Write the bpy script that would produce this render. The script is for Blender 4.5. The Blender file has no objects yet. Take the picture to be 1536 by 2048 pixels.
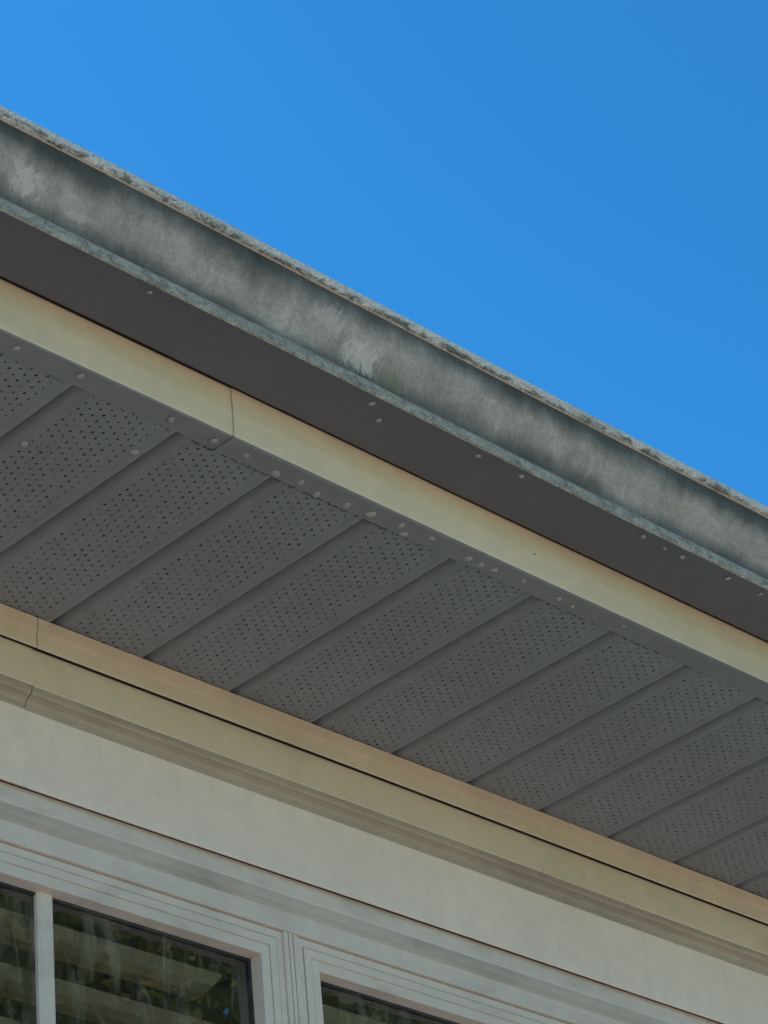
import bpy, math, random
from mathutils import Vector, Matrix
random.seed(7)
S=bpy.context.scene
ZB=1.6            # eye height; all eave heights below are given above the eye
H=1.8757          # soffit height above the eye

# ------------------------------------------------------------------ helpers
def rgb(r,g,b): return (r,g,b,1.0)
class NT:
    def __init__(s,name):
        s.m=bpy.data.materials.new(name); s.m.use_nodes=True
        s.t=s.m.node_tree; s.b=s.t.nodes['Principled BSDF']; s.out=s.t.nodes['Material Output']
        s.tc=s.t.nodes.new('ShaderNodeTexCoord')
    def n(s,typ,**k):
        x=s.t.nodes.new(typ)
        for a,b in k.items(): setattr(x,a,b)
        return x
    def l(s,a,b): s.t.links.new(a,b)
    def mapping(s,scale=(1,1,1),src='Object',loc=(0,0,0)):
        mp=s.n('ShaderNodeMapping'); mp.inputs['Scale'].default_value=scale; mp.inputs['Location'].default_value=loc
        s.l(s.tc.outputs[src],mp.inputs['Vector']); return mp.outputs['Vector']
    def noise(s,scale,detail=4,rough=.55,vec=None,dist=0):
        x=s.n('ShaderNodeTexNoise'); x.inputs['Scale'].default_value=scale
        x.inputs['Detail'].default_value=detail; x.inputs['Roughness'].default_value=rough; x.inputs['Distortion'].default_value=dist
        s.l(vec if vec is not None else s.tc.outputs['Object'],x.inputs['Vector']); return x.outputs['Fac']
    def ramp(s,fac,stops,interp='LINEAR'):
        r=s.n('ShaderNodeValToRGB'); cr=r.color_ramp; cr.interpolation=interp
        while len(cr.elements)<len(stops): cr.elements.new(.5)
        for e,(p,c) in zip(cr.elements,stops):
            e.position=p; e.color=c if not isinstance(c,(int,float)) else (c,c,c,1)
        s.l(fac,r.inputs['Fac']); return r.outputs['Color']
    def mix(s,fac,a,b,mode='MIX'):
        x=s.n('ShaderNodeMix',data_type='RGBA',blend_type=mode)
        for sock,val in ((x.inputs[0],fac),(x.inputs[6],a),(x.inputs[7],b)):
            if hasattr(val,'links'): s.l(val,sock)
            else: sock.default_value=val
        return x.outputs[2]
    def math(s,op,a,b=0.0,clamp=False):
        x=s.n('ShaderNodeMath',operation=op); x.use_clamp=clamp
        for sock,val in ((x.inputs[0],a),(x.inputs[1],b)):
            if hasattr(val,'links'): s.l(val,sock)
            else: sock.default_value=val
        return x.outputs[0]
    def color(s,c): s.l(c,s.b.inputs['Base Color'])
    def rough(s,v): s.b.inputs['Roughness'].default_value=v
    def bump(s,h,strength=.2,dist=.002):
        b=s.n('ShaderNodeBump'); b.inputs['Strength'].default_value=strength; b.inputs['Distance'].default_value=dist
        s.l(h,b.inputs['Height']); s.l(b.outputs['Normal'],s.b.inputs['Normal'])

def painted(name,c1,c2,dirt=(.2,.18,.15,1),dirt_amt=.35,rough=.5,streak=(1,1,6),speck=.3,spec=.4,bump=.12,dth=(.5,.78)):
    q=NT(name)
    big=q.noise(2.2,4,.6); col=q.mix(q.ramp(big,[(.35,0.0),(.65,1.0)]),c1,c2)
    d=q.noise(9,6,.65,q.mapping(streak),.4)
    col=q.mix(q.math('MULTIPLY',q.ramp(d,[(dth[0],0.0),(dth[1],1.0)]),dirt_amt),col,dirt)
    s2=q.noise(260,3,.7)
    col=q.mix(q.math('MULTIPLY',q.ramp(s2,[(.60,0.0),(.72,1.0)]),speck),col,dirt)
    m=q.noise(40,4,.6)
    col=q.mix(.4,col,q.mix(1.0,col,q.ramp(m,[(.2,.8),(.8,1.12)]),'MULTIPLY'))
    q.color(col); q.rough(rough); q.b.inputs['Specular IOR Level'].default_value=spec
    q.bump(q.math('ADD',q.noise(6,3,.5),q.math('MULTIPLY',s2,.15)),bump,.003)
    return q.m

M={}
M['cream']=painted('cream_painted_trim',rgb(.64,.455,.305),rgb(.575,.405,.262),dirt=rgb(.33,.215,.135),dirt_amt=.35,streak=(.5,1,1))
M['cream_lo']=painted('pale_frieze_paint',rgb(.785,.565,.455),rgb(.735,.525,.42),dirt=rgb(.48,.35,.275),dirt_amt=.25,streak=(3,1,.6),speck=.25)
M['fascia']=painted('cream_aluminium_fascia',rgb(.69,.49,.325),rgb(.58,.41,.26),dirt=rgb(.36,.245,.15),dirt_amt=.45,streak=(.25,1,1),rough=.4)
M['soffit']=painted('taupe_vinyl_soffit',rgb(.232,.211,.211),rgb(.202,.185,.185),dirt=rgb(.12,.102,.095),dirt_amt=.55,streak=(1,.35,1),speck=.3,rough=.55)
M['channel']=painted('soffit_channel_metal',rgb(.215,.197,.19),rgb(.18,.165,.16),dirt=rgb(.11,.095,.085),dirt_amt=.5,streak=(.3,1,1),rough=.45)
M['frame']=painted('window_frame_paint',rgb(.66,.495,.41),rgb(.57,.43,.36),dirt=rgb(.34,.255,.205),dirt_amt=.5,streak=(1,1,2))
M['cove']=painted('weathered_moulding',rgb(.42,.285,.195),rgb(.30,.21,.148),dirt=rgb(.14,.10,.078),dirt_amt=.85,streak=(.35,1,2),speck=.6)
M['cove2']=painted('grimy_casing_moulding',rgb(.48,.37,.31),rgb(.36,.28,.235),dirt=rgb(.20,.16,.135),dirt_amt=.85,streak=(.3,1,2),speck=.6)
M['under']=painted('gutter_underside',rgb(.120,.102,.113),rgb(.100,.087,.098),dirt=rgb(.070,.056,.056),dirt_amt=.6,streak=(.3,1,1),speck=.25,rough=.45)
M['dark']=painted('dark_joints_and_painted_shade',rgb(.03,.028,.03),rgb(.02,.02,.02),rough=.9)  # near-black for joints and gaskets, also for shade painted beside gaps
M['siding']=painted('siding_paint',rgb(.65,.52,.40),rgb(.6,.48,.36))
M['spot']=painted('mineral_spot',rgb(.33,.295,.255),rgb(.26,.235,.20),dirt_amt=.3,rough=.35)
M['debris']=painted('dark_debris',rgb(.09,.075,.06),rgb(.06,.05,.042),rough=.9)

def gutter_ogee():
    q=NT('stained_gutter_front')
    sep=q.n('ShaderNodeSeparateXYZ'); q.l(q.tc.outputs['UV'],sep.inputs[0])
    u,v=sep.outputs[0],sep.outputs[1]
    streak=q.noise(1,6,.65,q.mapping((20,1.0,1),'UV'),.3)
    low=q.noise(1,3,.5,q.mapping((4.5,.8,1),'UV'))
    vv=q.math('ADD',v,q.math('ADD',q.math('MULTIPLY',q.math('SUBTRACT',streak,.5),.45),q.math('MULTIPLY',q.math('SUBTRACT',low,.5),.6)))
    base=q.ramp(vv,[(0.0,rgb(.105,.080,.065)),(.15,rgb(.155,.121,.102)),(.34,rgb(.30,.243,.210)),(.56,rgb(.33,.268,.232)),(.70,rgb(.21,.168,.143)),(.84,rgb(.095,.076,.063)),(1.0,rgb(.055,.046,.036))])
    blot=q.noise(12,6,.62)
    base=q.mix(.85,base,q.mix(1.0,base,q.ramp(blot,[(.25,.58),(.75,1.38)]),'MULTIPLY'))
    run=q.noise(1,5,.6,q.mapping((60,2.4,1),'UV'),.5)
    base=q.mix(.6,base,q.mix(1.0,base,q.ramp(run,[(.3,.76),(.7,1.2)]),'MULTIPLY'))
    fine=q.noise(230,4,.7)
    base=q.mix(.85,base,q.mix(1.0,base,q.ramp(fine,[(.3,.76),(.7,1.24)]),'MULTIPLY'))
    spk=q.noise(120,3,.6); base=q.mix(q.math('MULTIPLY',q.ramp(spk,[(.64,0.0),(.72,1.0)]),.4),base,rgb(.07,.06,.05))
    rag=q.noise(60,6,.72,q.mapping((1.2,1,.9)),.8)
    def patch(u0,v0,ru,rv,col,base,amt):
        du=q.math('DIVIDE',q.math('SUBTRACT',u,u0),ru); dv=q.math('DIVIDE',q.math('SUBTRACT',v,v0),rv)
        r=q.math('SQRT',q.math('ADD',q.math('MULTIPLY',du,du),q.math('MULTIPLY',dv,dv)))
        f=q.math('ADD',q.math('SUBTRACT',1.0,r),q.math('MULTIPLY',q.math('SUBTRACT',rag,.5),3.6))
        f=q.math('MULTIPLY',q.ramp(f,[(.25,0.0),(.72,1.0)]),amt)
        return q.mix(f,base,col)
    base=patch(2.03,.34,.045,.34,rgb(.54,.445,.39),base,.7)
    base=patch(1.965,.6,.035,.2,rgb(.47,.385,.335),base,.5)
    base=patch(1.515,.42,.035,.26,rgb(.52,.425,.37),base,.65)
    base=patch(1.60,.3,.03,.12,rgb(.47,.385,.335),base,.5)
    base=patch(1.74,.5,.02,.2,rgb(.42,.345,.30),base,.4)
    base=patch(2.078,.22,.028,.25,rgb(.17,.165,.07),base,.55)
    base=patch(2.45,.45,.05,.25,rgb(.40,.33,.29),base,.3)
    base=patch(2.9,.5,.05,.2,rgb(.43,.355,.31),base,.35)
    q.color(base); q.rough(.62); q.b.inputs['Specular IOR Level'].default_value=.3
    q.bump(q.math('ADD',fine,q.math('MULTIPLY',blot,2)),.25,.0012)
    return q.m
M['ogee']=gutter_ogee()
def lip_mat(name,light,darkc,th,scale=35):
    q=NT(name)
    a=q.noise(scale,6,.72,q.mapping((1,2,2)),.6)
    sep=q.n('ShaderNodeSeparateXYZ'); q.l(q.tc.outputs['UV'],sep.inputs[0])
    a=q.math('SUBTRACT',a,q.math('MULTIPLY',sep.outputs[1],th[2]))
    col=q.ramp(a,[(th[0],light),(th[1],darkc)])
    g=q.noise(9,4,.6); col=q.mix(q.math('MULTIPLY',q.ramp(g,[(.5,0.0),(.7,1.0)]),.3),col,rgb(.2,.18,.12))
    f=q.noise(330,3,.7); col=q.mix(.8,col,q.mix(1.0,col,q.ramp(f,[(.35,.6),(.65,1.3)]),'MULTIPLY'))
    q.color(col); q.rough(.75); q.bump(q.math('ADD',a,f),.35,.0015); return q.m
M['lip']=lip_mat('lichened_gutter_lip',rgb(.56,.46,.40),rgb(.12,.10,.08),(.41,.54,.22))
M['ridge']=lip_mat('speckled_gutter_ridge',rgb(.38,.305,.245),rgb(.17,.135,.105),(.42,.64,0.0),55)

def simple(name,c,rough=.8,scale=5,var=.25,bump=.3):
    q=NT(name); f=q.noise(scale,5,.65)
    b=q.mix(1.0,c,q.ramp(f,[(.25,1-var),(.75,1+var)]),'MULTIPLY'); q.color(b); q.rough(rough); q.bump(f,bump,.02); return q.m
M['lawn']=simple('lawn_grass',rgb(.19,.19,.08),.9,3,.5)
M['bounce']=simple('bounce_slab',rgb(.68,.57,.44),.85,2,.1)  # pale warm colour, raised so the slab throws more light upward
M['shingle']=simple('asphalt_shingles',rgb(.09,.085,.08),.9,30,.4)
M['bark']=simple('tree_bark',rgb(.12,.09,.065),.9,12,.4)
M['louver']=simple('shutter_louver_paint',rgb(.56,.46,.36),.5,3,.1,.05)
M['inwall']=simple('interior_wall',rgb(.3,.28,.25),.9,3,.1,.05)
def leafm():
    q=NT('tree_leaves'); f=q.noise(.9,3,.6)
    q.color(q.ramp(f,[(.3,rgb(.055,.075,.018)),(.7,rgb(.22,.20,.05))])); q.rough(.5)
    tr=q.n('ShaderNodeBsdfTranslucent'); tr.inputs['Color'].default_value=rgb(.34,.31,.06)
    mx=q.n('ShaderNodeMixShader'); mx.inputs[0].default_value=.4
    q.l(q.b.outputs[0],mx.inputs[1]); q.l(tr.outputs[0],mx.inputs[2]); q.l(mx.outputs[0],q.out.inputs['Surface']); return q.m
M['leaf']=leafm()
def glassm():
    q=NT('dirty_window_glass')
    tr=q.n('ShaderNodeBsdfTransparent'); tr.inputs['Color'].default_value=rgb(.88,.89,.86)
    gl=q.n('ShaderNodeBsdfGlossy'); gl.inputs['Roughness'].default_value=.003; gl.inputs['Color'].default_value=rgb(.95,.95,.95)
    bm=q.n('ShaderNodeBump'); bm.inputs['Strength'].default_value=.02; bm.inputs['Distance'].default_value=.001
    q.l(q.noise(5,1,.5),bm.inputs['Height']); q.l(bm.outputs['Normal'],gl.inputs['Normal'])
    fr=q.n('ShaderNodeFresnel'); fr.inputs['IOR'].default_value=1.5
    fac=q.math('ADD',q.math('MULTIPLY',fr.outputs[0],1.9),.02,True)
    m1=q.n('ShaderNodeMixShader'); q.l(fac,m1.inputs[0]); q.l(tr.outputs[0],m1.inputs[1]); q.l(gl.outputs[0],m1.inputs[2])
    df=q.n('ShaderNodeBsdfDiffuse'); df.inputs['Color'].default_value=rgb(.36,.30,.21)
    a=q.ramp(q.noise(8,7,.7,q.mapping((3,1,.7)),1.2),[(.5,0.0),(.75,.35)]); b=q.ramp(q.noise(150,4,.7),[(.6,0.0),(.75,.3)])
    m2=q.n('ShaderNodeMixShader'); q.l(q.math('ADD',q.math('ADD',a,b),.02,True),m2.inputs[0])
    q.l(m1.outputs[0],m2.inputs[1]); q.l(df.outputs[0],m2.inputs[2]); q.l(m2.outputs[0],q.out.inputs['Surface']); return q.m
M['glass']=glassm()

def newobj(name,verts,faces,mats,parent=None,fm=None,uvs=None,smooth=False):
    me=bpy.data.meshes.new(name); me.from_pydata(verts,[],faces); 
    for m in mats: me.materials.append(m)
    if fm: me.polygons.foreach_set('material_index',fm)
    if uvs:
        uvl=me.uv_layers.new(name='UVMap')
        for i,l in enumerate(me.loops): uvl.data[i].uv=uvs[l.vertex_index]
    if smooth: me.polygons.foreach_set('use_smooth',[True]*len(me.polygons))
    me.update(); o=bpy.data.objects.new(name,me); S.collection.objects.link(o)
    if parent: o.parent=parent
    return o
def empty(name,parent=None):
    o=bpy.data.objects.new(name,None); S.collection.objects.link(o)
    if parent:o.parent=parent
    return o
def extrude(name,pts,x0,x1,mats,seg,parent,v=None,wob=0.0,dx=.25,seed=1):
    """pts: (y,z above eye). extruded along x. seg: material index per segment."""
    n=max(1,int(abs(x1-x0)/dx)); V=[];F=[];fm=[];U=[]
    for i in range(n+1):
        x=x0+(x1-x0)*i/n
        w=wob*(math.sin(x*2.3+seed)+.6*math.sin(x*5.1+seed*2)); 
        w2=wob*(math.sin(x*1.7+seed*3)+.6*math.sin(x*4.3+seed))
        for j,(y,z) in enumerate(pts):
            V.append((x,y+w,z+ZB+w2)); U.append((x,v[j] if v else j/len(pts)))
    k=len(pts)
    for i in range(n):
        for j in range(k-1):
            a=i*k+j; F.append((a,a+1,a+k+1,a+k)); fm.append(seg[j] if isinstance(seg,list) else seg)
    return newobj(name,V,F,mats,parent,fm,U)
def box(name,x0,x1,y0,y1,z0,z1,mat,parent):
    V=[(x,y,z) for x in(x0,x1) for y in(y0,y1) for z in(z0,z1)]
    F=[(0,1,3,2),(4,6,7,5),(0,4,5,1),(2,3,7,6),(0,2,6,4),(1,5,7,3)]
    return newobj(name,V,F,[mat],parent)

house=empty('house')
XL,XR=-3.4,9.4

# ------------------------------------------------------------------ gutter
gut=empty('gutter',house)
og=[(1.8600,1.9560),(1.8595,1.9610),(1.8580,1.9665),(1.8550,1.9730),(1.8505,1.9800),(1.8450,1.9870),(1.8395,1.9940),(1.8350,2.0015),(1.8315,2.0090),(1.8292,2.0165),(1.8280,2.0240),(1.8278,2.0300)]
pts=[(1.9505,2.047),(1.9505,1.9430),(1.9490,1.9395),(1.9460,1.9376),(1.8590,1.9376),(1.8572,1.9388),(1.8568,1.9500),(1.8580,1.9522),(1.8600,1.9530)]
seg=[0,0,0,0,1,1,1,1]
vv=[0,0,0,0,0,.2,.9,1,1]
for i,p in enumerate(og):
    pts.append(p); vv.append(i/(len(og)-1)); seg.append(2)
pts+=[(1.8235,2.0310),(1.8216,2.0325),(1.8210,2.0412),(1.8222,2.0434),(1.8245,2.0440),(1.8380,2.0440),(1.8380,2.0380)]
vv+=[0,.15,.9,1,1,1,1]; seg+=[3,3,3,3,3,3,3]
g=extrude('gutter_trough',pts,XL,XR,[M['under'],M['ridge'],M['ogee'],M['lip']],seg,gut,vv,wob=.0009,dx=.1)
for p in g.data.polygons:
    if p.material_index==2: p.use_smooth=True
sm=g.modifiers.new('thickness','SOLIDIFY'); sm.thickness=.001; sm.offset=-1 
# ------------------------------------------------------------------ fascia + channel
def fascia(name,x0,x1,off,seed):
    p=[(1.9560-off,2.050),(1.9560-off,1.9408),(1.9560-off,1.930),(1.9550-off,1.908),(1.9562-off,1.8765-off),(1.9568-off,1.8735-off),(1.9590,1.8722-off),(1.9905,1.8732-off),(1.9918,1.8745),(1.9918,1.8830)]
    return extrude(name,p,x0,x1,[M['fascia'],M['channel'],M['dark']],[2,0,0,0,0,1,1,1,2],house,wob=.0007,dx=.12,seed=seed)  # dark top strip paints in the shade between gutter and fascia
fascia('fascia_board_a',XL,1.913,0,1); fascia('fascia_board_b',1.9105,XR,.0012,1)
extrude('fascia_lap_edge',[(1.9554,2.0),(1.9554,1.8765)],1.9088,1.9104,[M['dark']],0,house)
extrude('rafter_board',[(1.962,2.05),(1.962,1.90),(1.99,1.90),(1.99,2.05)],XL,XR,[M['inwall']],0,house)

# ------------------------------------------------------------------ soffit panels
P=.1524
def panel_mesh(idx):
    rnd=random.Random(idx); V=[];F=[]
    Y0,Y1=1.980,2.4400
    def strip(pr):
        b=len(V)
        for x,z in pr: V.append((x,Y0,z)); V.append((x,Y1,z))
        for i in range(len(pr)-1):
            a=b+2*i; F.append((a,a+1,a+3,a+2))
    c0=.0290; nc=10; cw=.0107; nr=34; rh=(Y1-Y0)/nr
    strip([(-.0005,.022),(.0050,.022),(.0063,.0130),(.0160,.0030),(.0195,0),(c0,0)])
    strip([(c0+nc*cw,0),(P-.0085,0),(P-.0060,-.0020),(P-.0020,-.0024),(P-.0006,0),(P-.0006,.022)])
    for i in range(nc):
        for j in range(nr):
            xa=c0+i*cw; ya=Y0+j*rh; cx=xa+cw/2; cy=ya+rh/2+(rh*.25 if i%2 else -rh*.25)
            if rnd.random()<.03:
                b=len(V); V+= [(xa,ya,0),(xa+cw,ya,0),(xa+cw,ya+rh,0),(xa,ya+rh,0)]; F.append((b,b+1,b+2,b+3)); continue
            r=.0020*rnd.uniform(.65,1.12); ex=rnd.uniform(.7,.95); cx+=rnd.uniform(-.0004,.0004); cy+=rnd.uniform(-.0004,.0004)
            b=len(V)
            out=[(xa+cw,cy),(xa+cw,ya+rh),(cx,ya+rh),(xa,ya+rh),(xa,cy),(xa,ya),(cx,ya),(xa+cw,ya)]
            for x,y in out: V.append((x,y,0))
            ang=[k*math.pi/4 for k in range(8)]
            for a in ang: V.append((cx+r*ex*math.cos(a),cy+r*math.sin(a)*1.1,0))
            for a in ang: V.append((cx+r*ex*math.cos(a),cy+r*math.sin(a)*1.1,.0007))
            for k in range(8):
                k2=(k+1)%8; F.append((b+k,b+k2,b+8+k2,b+8+k)); F.append((b+8+k,b+8+k2,b+16+k2,b+16+k))
    me=bpy.data.meshes.new('soffit_panel_mesh'); me.from_pydata(V,[],F); me.materials.append(M['soffit']); me.update(); return me
pms=[panel_mesh(i) for i in range(4)]
sof=empty('soffit',house)
k0=int((XL-2.0055)/P); k1=int((XR-2.0055)/P)
rr=random.Random(3)
for k in range(k0,k1):
    o=bpy.data.objects.new('soffit_panel_%02d'%(k-k0),pms[rr.randrange(4)]); S.collection.objects.link(o); o.parent=sof
    o.location=(2.0055+k*P,0,ZB+H+rr.uniform(-.0006,.0006)); o.rotation_euler=(0,rr.uniform(-.006,.006),0)
box('attic_baffle',XL,XR,1.995,2.44,ZB+H+.06,ZB+H+.07,M['dark'],house)

# ------------------------------------------------------------------ frieze, mouldings, head casing
def frieze(name,x0,x1,off,seed):
    p=[(2.470,H-.0015),(2.408,H-.0015),(2.408,H-.0195),(2.4084,H-.0210),(2.4102,H-.0216),(2.4102,1.8330),(2.4110,1.8315),(2.4125,1.8320),(2.4125,1.8500),(2.420-off,1.8500),(2.420-off,1.8333),
       (2.420-off,1.7825),(2.4206-off,1.7805),(2.4225,1.7795),(2.4230,1.7745),(2.4250,1.7715),(2.4285,1.7700),(2.4330,1.7670),(2.4360,1.7625),(2.4375-off,1.7560),
       (2.438-off,1.7545),(2.438-off,1.6475),(2.4390-off,1.6460),(2.4420,1.6468),(2.4420,1.6600),(2.449,1.6600)]
    s=[0,0,0,0,0,0,0,3,3,3, 0,0,1,1,1,1,1,1,1,1, 2,2,2,3,3]  # dark band on the board below the slot is painted-in shade
    return extrude(name,p,x0,x1,[M['cream'],M['cove'],M['cream_lo'],M['dark']],s,house,wob=.0007,dx=.12,seed=seed)
frieze('frieze_board_a',XL+.4,1.984,.0012,2); frieze('frieze_board_b',1.985,XR-.4,0,2)
hc=[(2.449,1.6600),(2.449,1.6485),(2.449,1.6245),(2.4497,1.6225),(2.4515,1.6165),(2.4545,1.6110),(2.4580,1.6075),(2.4605,1.6040),(2.4608,1.5770),(2.480,1.5767)]
hs=[2,0,0,1,1,1,1,0,0]; hm=[M['frame'],M['cove2'],M['dark']]  # dark top of the casing paints the shade under the frieze
extrude('window_head_casing',hc,1.585,3.305,hm,hs,house,dx=.1)
extrude('wall_ledger_left',hc,XL+.4,1.584,hm,hs,house)
extrude('wall_ledger_right',hc,3.306,XR-.4,hm,hs,house)

# ------------------------------------------------------------------ windows
WB=0.30
def ring(name,x0,x1,z0,z1,steps,mats,mi,parent):
    V=[];F=[];fm=[]
    for ins,y in steps:
        V+=[(x0+ins,y,z0+ins+ZB),(x1-ins,y,z0+ins+ZB),(x1-ins,y,z1-ins+ZB),(x0+ins,y,z1-ins+ZB)]
    for i in range(len(steps)-1):
        for c in range(4):
            a=4*i+c;b=4*i+(c+1)%4; F.append((a,b,b+4,a+4)); fm.append(mi[i])
    return newobj(name,V,F,mats,parent,fm)
def window(name,x0,x1,munt):
    e=empty(name,house); z1=1.5762
    st=[(0,2.480),(0,2.4665),(.0008,2.4657),(.0105,2.4657),(.0112,2.4665),(.0112,2.469),(.0124,2.469),(.0124,2.4652),(.0132,2.4645),(.0240,2.4645),(.0246,2.4650),(.0246,2.4670),(.0256,2.4670),(.0256,2.4665),(.0262,2.4658),(.0395,2.4658),(.0403,2.4666),(.0408,2.486),(.0440,2.4865),(.0440,2.505)]
    mi=[0]*(len(st)-1)
    for i in (5,17,18): mi[i]=1
    ring('frame',x0,x1,WB,z1,st,[M['frame'],M['dark']],mi,e)
    gx0,gx1,gz0,gz1=x0+.041,x1-.041,WB+.041,z1-.041
    newobj('glass_pane',[(gx0,2.490,gz0+ZB),(gx1,2.490,gz0+ZB),(gx1,2.490,gz1+ZB),(gx0,2.490,gz1+ZB)],[(0,1,2,3)],[M['glass']],e)
    def bar(nm,xa,xb,za,zb):
        c=.004
        V=[(xa,2.4895,za),(xb,2.4895,za),(xb,2.4895,zb),(xa,2.4895,zb)]
        if zb-za>xb-xa: V+=[(xa,2.484,za),(xb,2.484,za),(xb,2.484,zb),(xa,2.484,zb),(xa+c,2.481,za),(xb-c,2.481,za),(xb-c,2.481,zb),(xa+c,2.481,zb)]
        else: V+=[(xa,2.4845,za),(xb,2.4845,za),(xb,2.4845,zb),(xa,2.4845,zb),(xa,2.4815,za+c),(xb,2.4815,za+c),(xb,2.4815,zb-c),(xa,2.4815,zb-c)]
        V=[(a,b,z+ZB) for a,b,z in V]; F=[]
        for r in (0,4):
            for q in range(4): F.append((r+q,r+(q+1)%4,r+4+(q+1)%4,r+4+q))
        F.append((8,9,10,11)); newobj(nm,V,F,[M['frame']],e)
    bar('muntin_vertical',munt-.0125,munt+.0125,gz0-.002,gz1+.002)
    for k,z in enumerate((.60,.93)): 
        bar('muntin_horizontal_%d'%k,gx0-.002,gx1+.002,z-.0125,z+.0125)
    V=[];F=[];z=gz1-.022
    while z>gz0:
        b=len(V); ta=-math.radians(14+random.uniform(-3,3)); hw=.030; t=.0040
        dy,dz=math.cos(ta)*hw,math.sin(ta)*hw; cy=2.548
        sec=[(cy-dy,z-dz),(cy-dy*.3,z-dz*.3+t),(cy+dy*.3,z+dz*.3+t),(cy+dy,z+dz),(cy+dy*.3,z+dz*.3-t),(cy-dy*.3,z-dz*.3-t)]
        for x in (gx0+.02,gx1-.02):
            for (y,zz) in sec: V.append((x,y,zz+ZB))
        for q in range(6): F.append((b+q,b+(q+1)%6,b+6+(q+1)%6,b+6+q))
        z-=.072
    newobj('shutter_louvers',V,F,[M['louver']],e)
    return e
window('window',1.646,2.4315,2.0455)
window('window.001',2.4565,3.242,2.8495)
mp=[(2.4312,2.480),(2.4312,2.4632),(2.4322,2.4622),(2.4385,2.4622),(2.4392,2.463),(2.4392,2.468),(2.4405,2.468),(2.4405,2.463),(2.4412,2.4622),(2.4465,2.4622),(2.4472,2.463),(2.4472,2.468),(2.4485,2.468),(2.4485,2.463),(2.4492,2.4622),(2.4558,2.4622),(2.4568,2.4632),(2.4568,2.480)]
def vert(name,pr,z0,z1,mat,parent,dk=()):
    V=[];F=[];fm=[]
    for x,y in pr: V.append((x,y,z0+ZB)); V.append((x,y,z1+ZB))
    for i in range(len(pr)-1): F.append((2*i,2*i+1,2*i+3,2*i+2)); fm.append(1 if i in dk else 0)
    return newobj(name,V,F,[mat,M['dark']],parent,fm)
vert('mullion_post',mp,WB,1.5765,M['frame'],house,(5,11))
for nm,a,b in (('side_casing_a',1.585,1.6458),('side_casing_b',3.2424,3.305)):
    vert(nm,[(a,2.50),(a,2.462),(a+.003,2.459),(b-.003,2.459),(b,2.462),(b,2.48)],WB,1.5766,M['frame'],house)
box('window_sill',1.56,3.33,2.435,2.52,WB-.045+ZB,WB+ZB-.001,M['frame'],house)

# ------------------------------------------------------------------ walls, interior, roof
def siding(name,x0,x1,z0,z1):
    p=[];z=z1
    while z>z0:
        zz=max(z0,z-.10); p+=[(2.486,z),(2.473,zz)]; z=zz
    extrude(name,p,x0,x1,[M['siding']],0,house,dx=3)
siding('siding_left',XL+.4,1.5848,-ZB,1.58); siding('siding_right',3.3052,XR-.4,-ZB,1.58); siding('siding_below_window',1.5848,3.3052,-ZB,WB-.046)
box('wall_left',XL+.4,1.60,2.49,2.60,0,ZB+H+.1,M['inwall'],house)
box('wall_right',3.29,XR-.4,2.49,2.60,0,ZB+H+.1,M['inwall'],house)
box('wall_sill_part',1.601,3.289,2.49,2.60,0,ZB+WB,M['inwall'],house)
box('wall_header',1.601,3.289,2.482,2.60,ZB+1.578,ZB+H+.1,M['inwall'],house)
box('wall_back',XL+.4,XR-.4,10.4,10.5,0,ZB+H+.1,M['siding'],house)
box('wall_end_a',XL+.4,XL+.5,2.601,10.399,0,ZB+H+.1,M['siding'],house)
box('wall_end_b',XR-.5,XR-.4,2.601,10.399,0,ZB+H+.1,M['siding'],house)
box('ceiling',XL+.5,XR-.5,2.601,10.399,ZB+1.75,ZB+1.76,M['inwall'],house)
box('floor',XL+.5,XR-.5,2.601,10.399,.3,.32,M['inwall'],house)
sl=5/12; ry=6.5; rz=2.057+(ry-1.915)*sl
V=[];T=.03
for x in (XL-.05,XR+.05):
    V+=[(x,1.915,2.057+ZB),(x,ry,rz+ZB),(x,2*ry-1.915,2.057+ZB),(x,2*ry-1.915,2.057+T+ZB),(x,ry,rz+T+ZB),(x,1.915,2.057+T+ZB)]
newobj('roof',V,[(0,1,7,6),(1,2,8,7),(2,3,9,8),(3,4,10,9),(4,5,11,10),(5,0,6,11),(0,5,4,1),(1,4,3,2),(6,7,10,11),(7,8,9,10)],[M['shingle']],house)
for nm,x in (('gable_a',XL+.45),('gable_b',XR-.45)):
    newobj(nm,[(x,2.0,H+.04+ZB),(x,11.0,H+.04+ZB),(x,ry,rz+ZB-.01)],[(0,1,2)],[M['siding']],house)
extrude('rear_soffit',[(10.5,H),(11.08,H),(11.08,2.05)],XL,XR,[M['cream']],0,house,dx=3)
for nm,x in (('eave_end_a',XL),('eave_end_b',XR)):
    newobj(nm,[(x,1.957,H-.002+ZB),(x,2.47,H-.002+ZB),(x,2.47,2.057+.23+ZB),(x,1.957,2.06+ZB)],[(0,1,2,3)],[M['fascia']],house)

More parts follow.
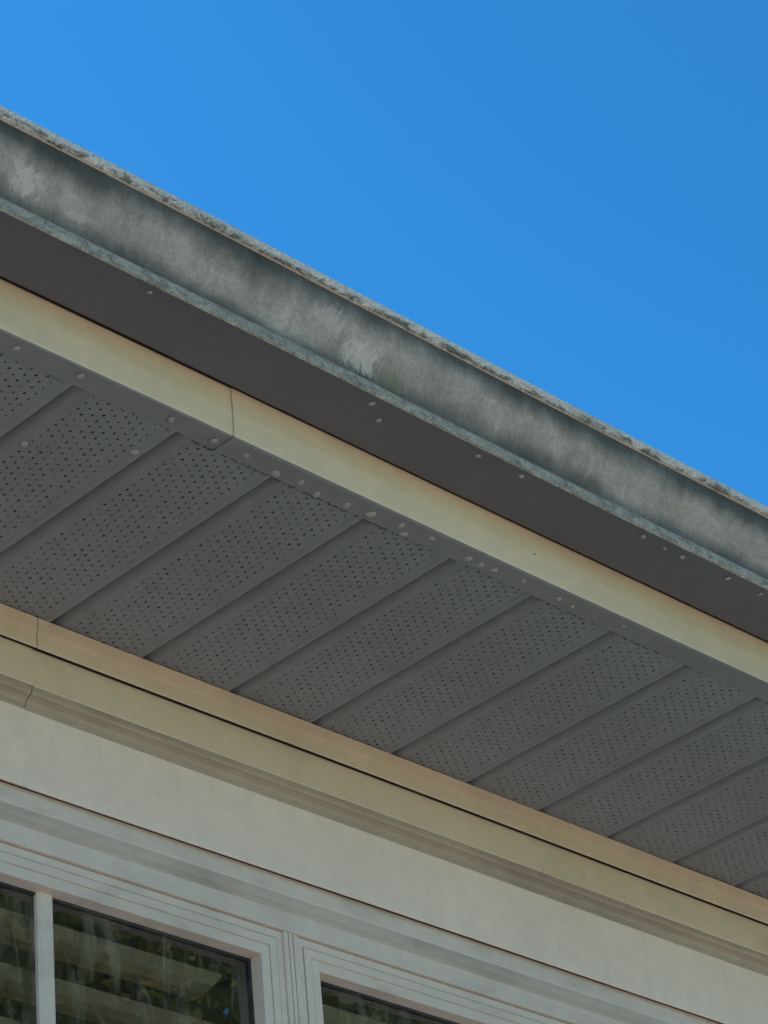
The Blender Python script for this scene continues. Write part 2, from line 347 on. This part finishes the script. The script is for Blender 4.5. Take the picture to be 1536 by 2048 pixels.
# ------------------------------------------------------------------ small spots (mineral drips) and debris
def spots():
    L=[]
    st=[1.6055,1.6937,1.8301,1.8975,1.9478,2.0022,2.0387,2.0717,2.1176,2.1557,2.2031,2.2200,2.2558,2.3273,2.3501,2.3732,2.4243,2.4937,2.5227,2.616]
    yy=[1.972,1.970,1.973,1.975,1.975,1.983,1.978,1.986,1.981,1.978,1.974,1.986,1.972,1.978,1.979,1.977,1.973,1.976,1.978,1.972]
    big=[.8,.8,.9,.9,.8,1.15,.8,1,1,1.25,1,.9,.9,.9,.9,.9,.8,.8,.8,.7]
    for x,y,s in zip(st,yy,big): L.append((x,y,1.8716,.0054*s))
    for x,y in [(1.7128,1.869),(1.543,1.932),(2.062,1.872),(2.093,1.892),(2.245,1.872),(2.322,1.871),(2.555,1.872),(2.60,1.874),(2.6354,1.874),(2.728,1.872),(2.797,1.872)]:
        L.append((x,y,1.9368,random.uniform(.0030,.0046)))
    for x,y in [(1.843,2.052),(1.7305,2.116)]: L.append((x,y,H-.0008,.0055))
    V=[];F=[]
    for x,y,z,r in L:
        b=len(V); n=12; e=random.uniform(.8,1.2); ph=random.uniform(0,6)
        rings=[(1,0),(.9,.18),(.65,.32),(.3,.4)]
        for s,hh in rings:
            for i in range(n):
                a=i*2*math.pi/n; q=1+.14*math.sin(2*a+ph)+.08*math.sin(3*a)
                V.append((x+r*s*q*e*math.cos(a),y+r*s*q*math.sin(a),z+ZB-r*hh))
        V.append((x,y,z+ZB-r*.42))
        for k in range(3):
            for i in range(n): j=(i+1)%n; F.append((b+k*n+i,b+k*n+j,b+(k+1)*n+j,b+(k+1)*n+i))
        for i in range(n): F.append((b+3*n+i,b+3*n+(i+1)%n,b+4*n))
    newobj('mineral_drip_spots',V,F,[M['spot']],house,smooth=True)
spots()
def debris():
    V=[];F=[]; r=random.Random(4)
    def crumb(x,y,z,s):
        b=len(V)
        for dx,dy,dz in ((1,0,0),(0,1,0),(-1,0,0),(0,-1,0),(0,0,1),(0,0,-1)):
            V.append((x+dx*s*r.uniform(.5,1.3),y+dy*s*r.uniform(.5,1.3),z+ZB+dz*s*r.uniform(.4,1)))
        for i in range(4): F.append((b+i,b+(i+1)%4,b+4)); F.append((b+(i+1)%4,b+i,b+5))
    for x0,x1,n in ((1.88,2.22,80),(2.42,2.75,45),(2.9,3.3,30),(1.6,1.85,14)):
        for i in range(n): crumb(r.uniform(x0,x1),1.9935+abs(r.gauss(0,.0012)),H-.0012,r.uniform(.0007,.0020))
    sx=2.0055+4*P
    for i in range(12):   # small old web caught in a panel seam
        t=r.gauss(0,1); crumb(sx+r.gauss(.002,.002),2.096+t*.010,H-.0005+r.gauss(0,.001),r.uniform(.0006,.0015))
    for x,y,z,s in ((2.43,1.9543,1.905,.0022),(2.05,1.9543,1.90,.0012),(2.9,1.9543,1.91,.0012),(2.84,2.4198,1.80,.0013),(3.02,2.4198,1.795,.0016),(2.2,2.4378,1.70,.0010),(2.6,2.4378,1.69,.0010),(3.1,2.4378,1.71,.0012)): crumb(x,y,z,s)
    newobj('trapped_debris',V,F,[M['debris']],house)
debris()

# ------------------------------------------------------------------ ground
newobj('lawn',[(-400,-400,0),(400,-400,0),(400,400,0),(-400,400,0)],[(0,1,2,3)],[M['lawn']])
newobj('bounce_slab',[(-22,-20,.004),(30,-20,.004),(30,2.48,.004),(-22,2.48,.004)],[(0,1,2,3)],[M['bounce']])  # unseen slab, added and enlarged to bounce light onto wall and soffit

# ------------------------------------------------------------------ trees (opposite the house, seen in the glass)
def tube(V,F,a,b,ra,rb,n=8):
    a=Vector(a);b=Vector(b);d=(b-a).normalized(); u=d.orthogonal().normalized(); w=d.cross(u); s=len(V)
    for p,r in((a,ra),(b,rb)):
        for i in range(n):
            t=i*2*math.pi/n; V.append(tuple(p+u*r*math.cos(t)+w*r*math.sin(t)))
    for i in range(n): F.append((s+i,s+(i+1)%n,s+n+(i+1)%n,s+n+i))
def tree(name,x,y,hgt,cr,seed,leaves):
    r=random.Random(seed); e=empty(name); V=[];F=[]; tips=[]
    p=Vector((x,y,-.1)); rad=.28*hgt/13; step=hgt*.075
    for i in range(12):
        q=p+Vector((r.uniform(-.15,.15),r.uniform(-.15,.15),step)); tube(V,F,p,q,rad,rad*.88); p=q; rad*=.88
        if i>=3:
            for k in range(4):
                a=r.uniform(0,6.283); ln=cr*(1-abs(i-7)/10)*r.uniform(.5,1.05); up=r.uniform(.15,.7)
                d=Vector((math.cos(a),math.sin(a),up)); m=p+d*ln*.5+Vector((0,0,r.uniform(-.1,.2))); t=p+d*ln
                tube(V,F,p,m,rad*.5,rad*.3,6); tube(V,F,m,t,rad*.3,.02,5); tips+=[(m+t)/2,t,m]
                for z in range(2):
                    tt=m+Vector((r.uniform(-1,1),r.uniform(-1,1),r.uniform(0,1)))*ln*.35; tube(V,F,m,tt,rad*.2,.015,4); tips.append(tt)
    newobj('trunk_and_limbs',V,F,[M['bark']],e)
    V=[];F=[]
    for i in range(leaves):
        c=tips[r.randrange(len(tips))]; s=cr*.15
        c=c+Vector((r.gauss(0,s),r.gauss(0,s),r.gauss(0,s*.7)))
        u=Vector((r.uniform(-1,1),r.uniform(-1,1),r.uniform(-1,1))).normalized(); w=u.orthogonal().normalized()
        w=(w*math.cos(i)+u.cross(w)*math.sin(i)); L=r.uniform(.07,.13); b=len(V)
        V+= [tuple(c-u*L),tuple(c+w*L*.5),tuple(c+u*L),tuple(c-w*L*.5)]; F.append((b,b+1,b+2,b+3))
    newobj('foliage',V,F,[M['leaf']],e)
tree('oak_tree',12.6,-9.5,14.5,4.0,5,24000)
tree('oak_tree.001',18.5,-14.5,18,5,9,22000)
tree('oak_tree.002',14.0,-18.0,20,5.5,11,24000)
tree('oak_tree.003',24.0,-22.0,24,6,15,22000)

# ------------------------------------------------------------------ light
AZ,EL=math.radians(-42),math.radians(55)
w=bpy.data.worlds.new('World'); S.world=w; w.use_nodes=True; nt=w.node_tree
bg=nt.nodes['Background']; sk=nt.nodes.new('ShaderNodeTexSky'); sk.sky_type='NISHITA'; sk.sun_disc=False
sk.sun_elevation=EL; sk.sun_rotation=AZ; sk.air_density=1.0; sk.dust_density=.6; sk.ozone_density=2.0
ga=nt.nodes.new('ShaderNodeGamma'); ga.inputs['Gamma'].default_value=1.6; nt.links.new(sk.outputs[0],ga.inputs['Color'])
mu=nt.nodes.new('ShaderNodeMix'); mu.data_type='RGBA'; mu.blend_type='MULTIPLY'; mu.inputs[0].default_value=1; mu.inputs[7].default_value=(.19,.67,.70,1)
nt.links.new(ga.outputs[0],mu.inputs[6]); nt.links.new(mu.outputs[2],bg.inputs['Color']); bg.inputs['Strength'].default_value=.15
L=bpy.data.lights.new('sun','SUN'); L.energy=5; L.angle=math.radians(.5); L.color=(1,.93,.82)
so=bpy.data.objects.new('sun',L); S.collection.objects.link(so)
sd=Vector((math.sin(AZ)*math.cos(EL),math.cos(AZ)*math.cos(EL),math.sin(EL)))
so.rotation_euler=sd.to_track_quat('Z','Y').to_euler(); so.location=sd*50

# ------------------------------------------------------------------ camera
f=5704.0
uX=Vector((6495,2986,f)).normalized(); uY=Vector((-7040,4416,f)); uY=(uY-uX*uY.dot(uX)).normalized(); uZ=uX.cross(uY)
right=Vector((uX.x,uY.x,uZ.x)); up=-Vector((uX.y,uY.y,uZ.y)); back=-Vector((uX.z,uY.z,uZ.z))
mt=Matrix((right,up,back)).transposed().to_4x4(); mt.translation=Vector((0,0,ZB))
cd=bpy.data.cameras.new('camera'); cam=bpy.data.objects.new('camera',cd); S.collection.objects.link(cam); cam.matrix_world=mt
cd.sensor_fit='VERTICAL'; cd.sensor_height=36; cd.sensor_width=27; cd.lens=f/2048*36; cd.clip_end=2000; cd.clip_start=.05
S.camera=cam
S.view_settings.view_transform='Standard'; S.view_settings.look='None'; S.view_settings.exposure=0
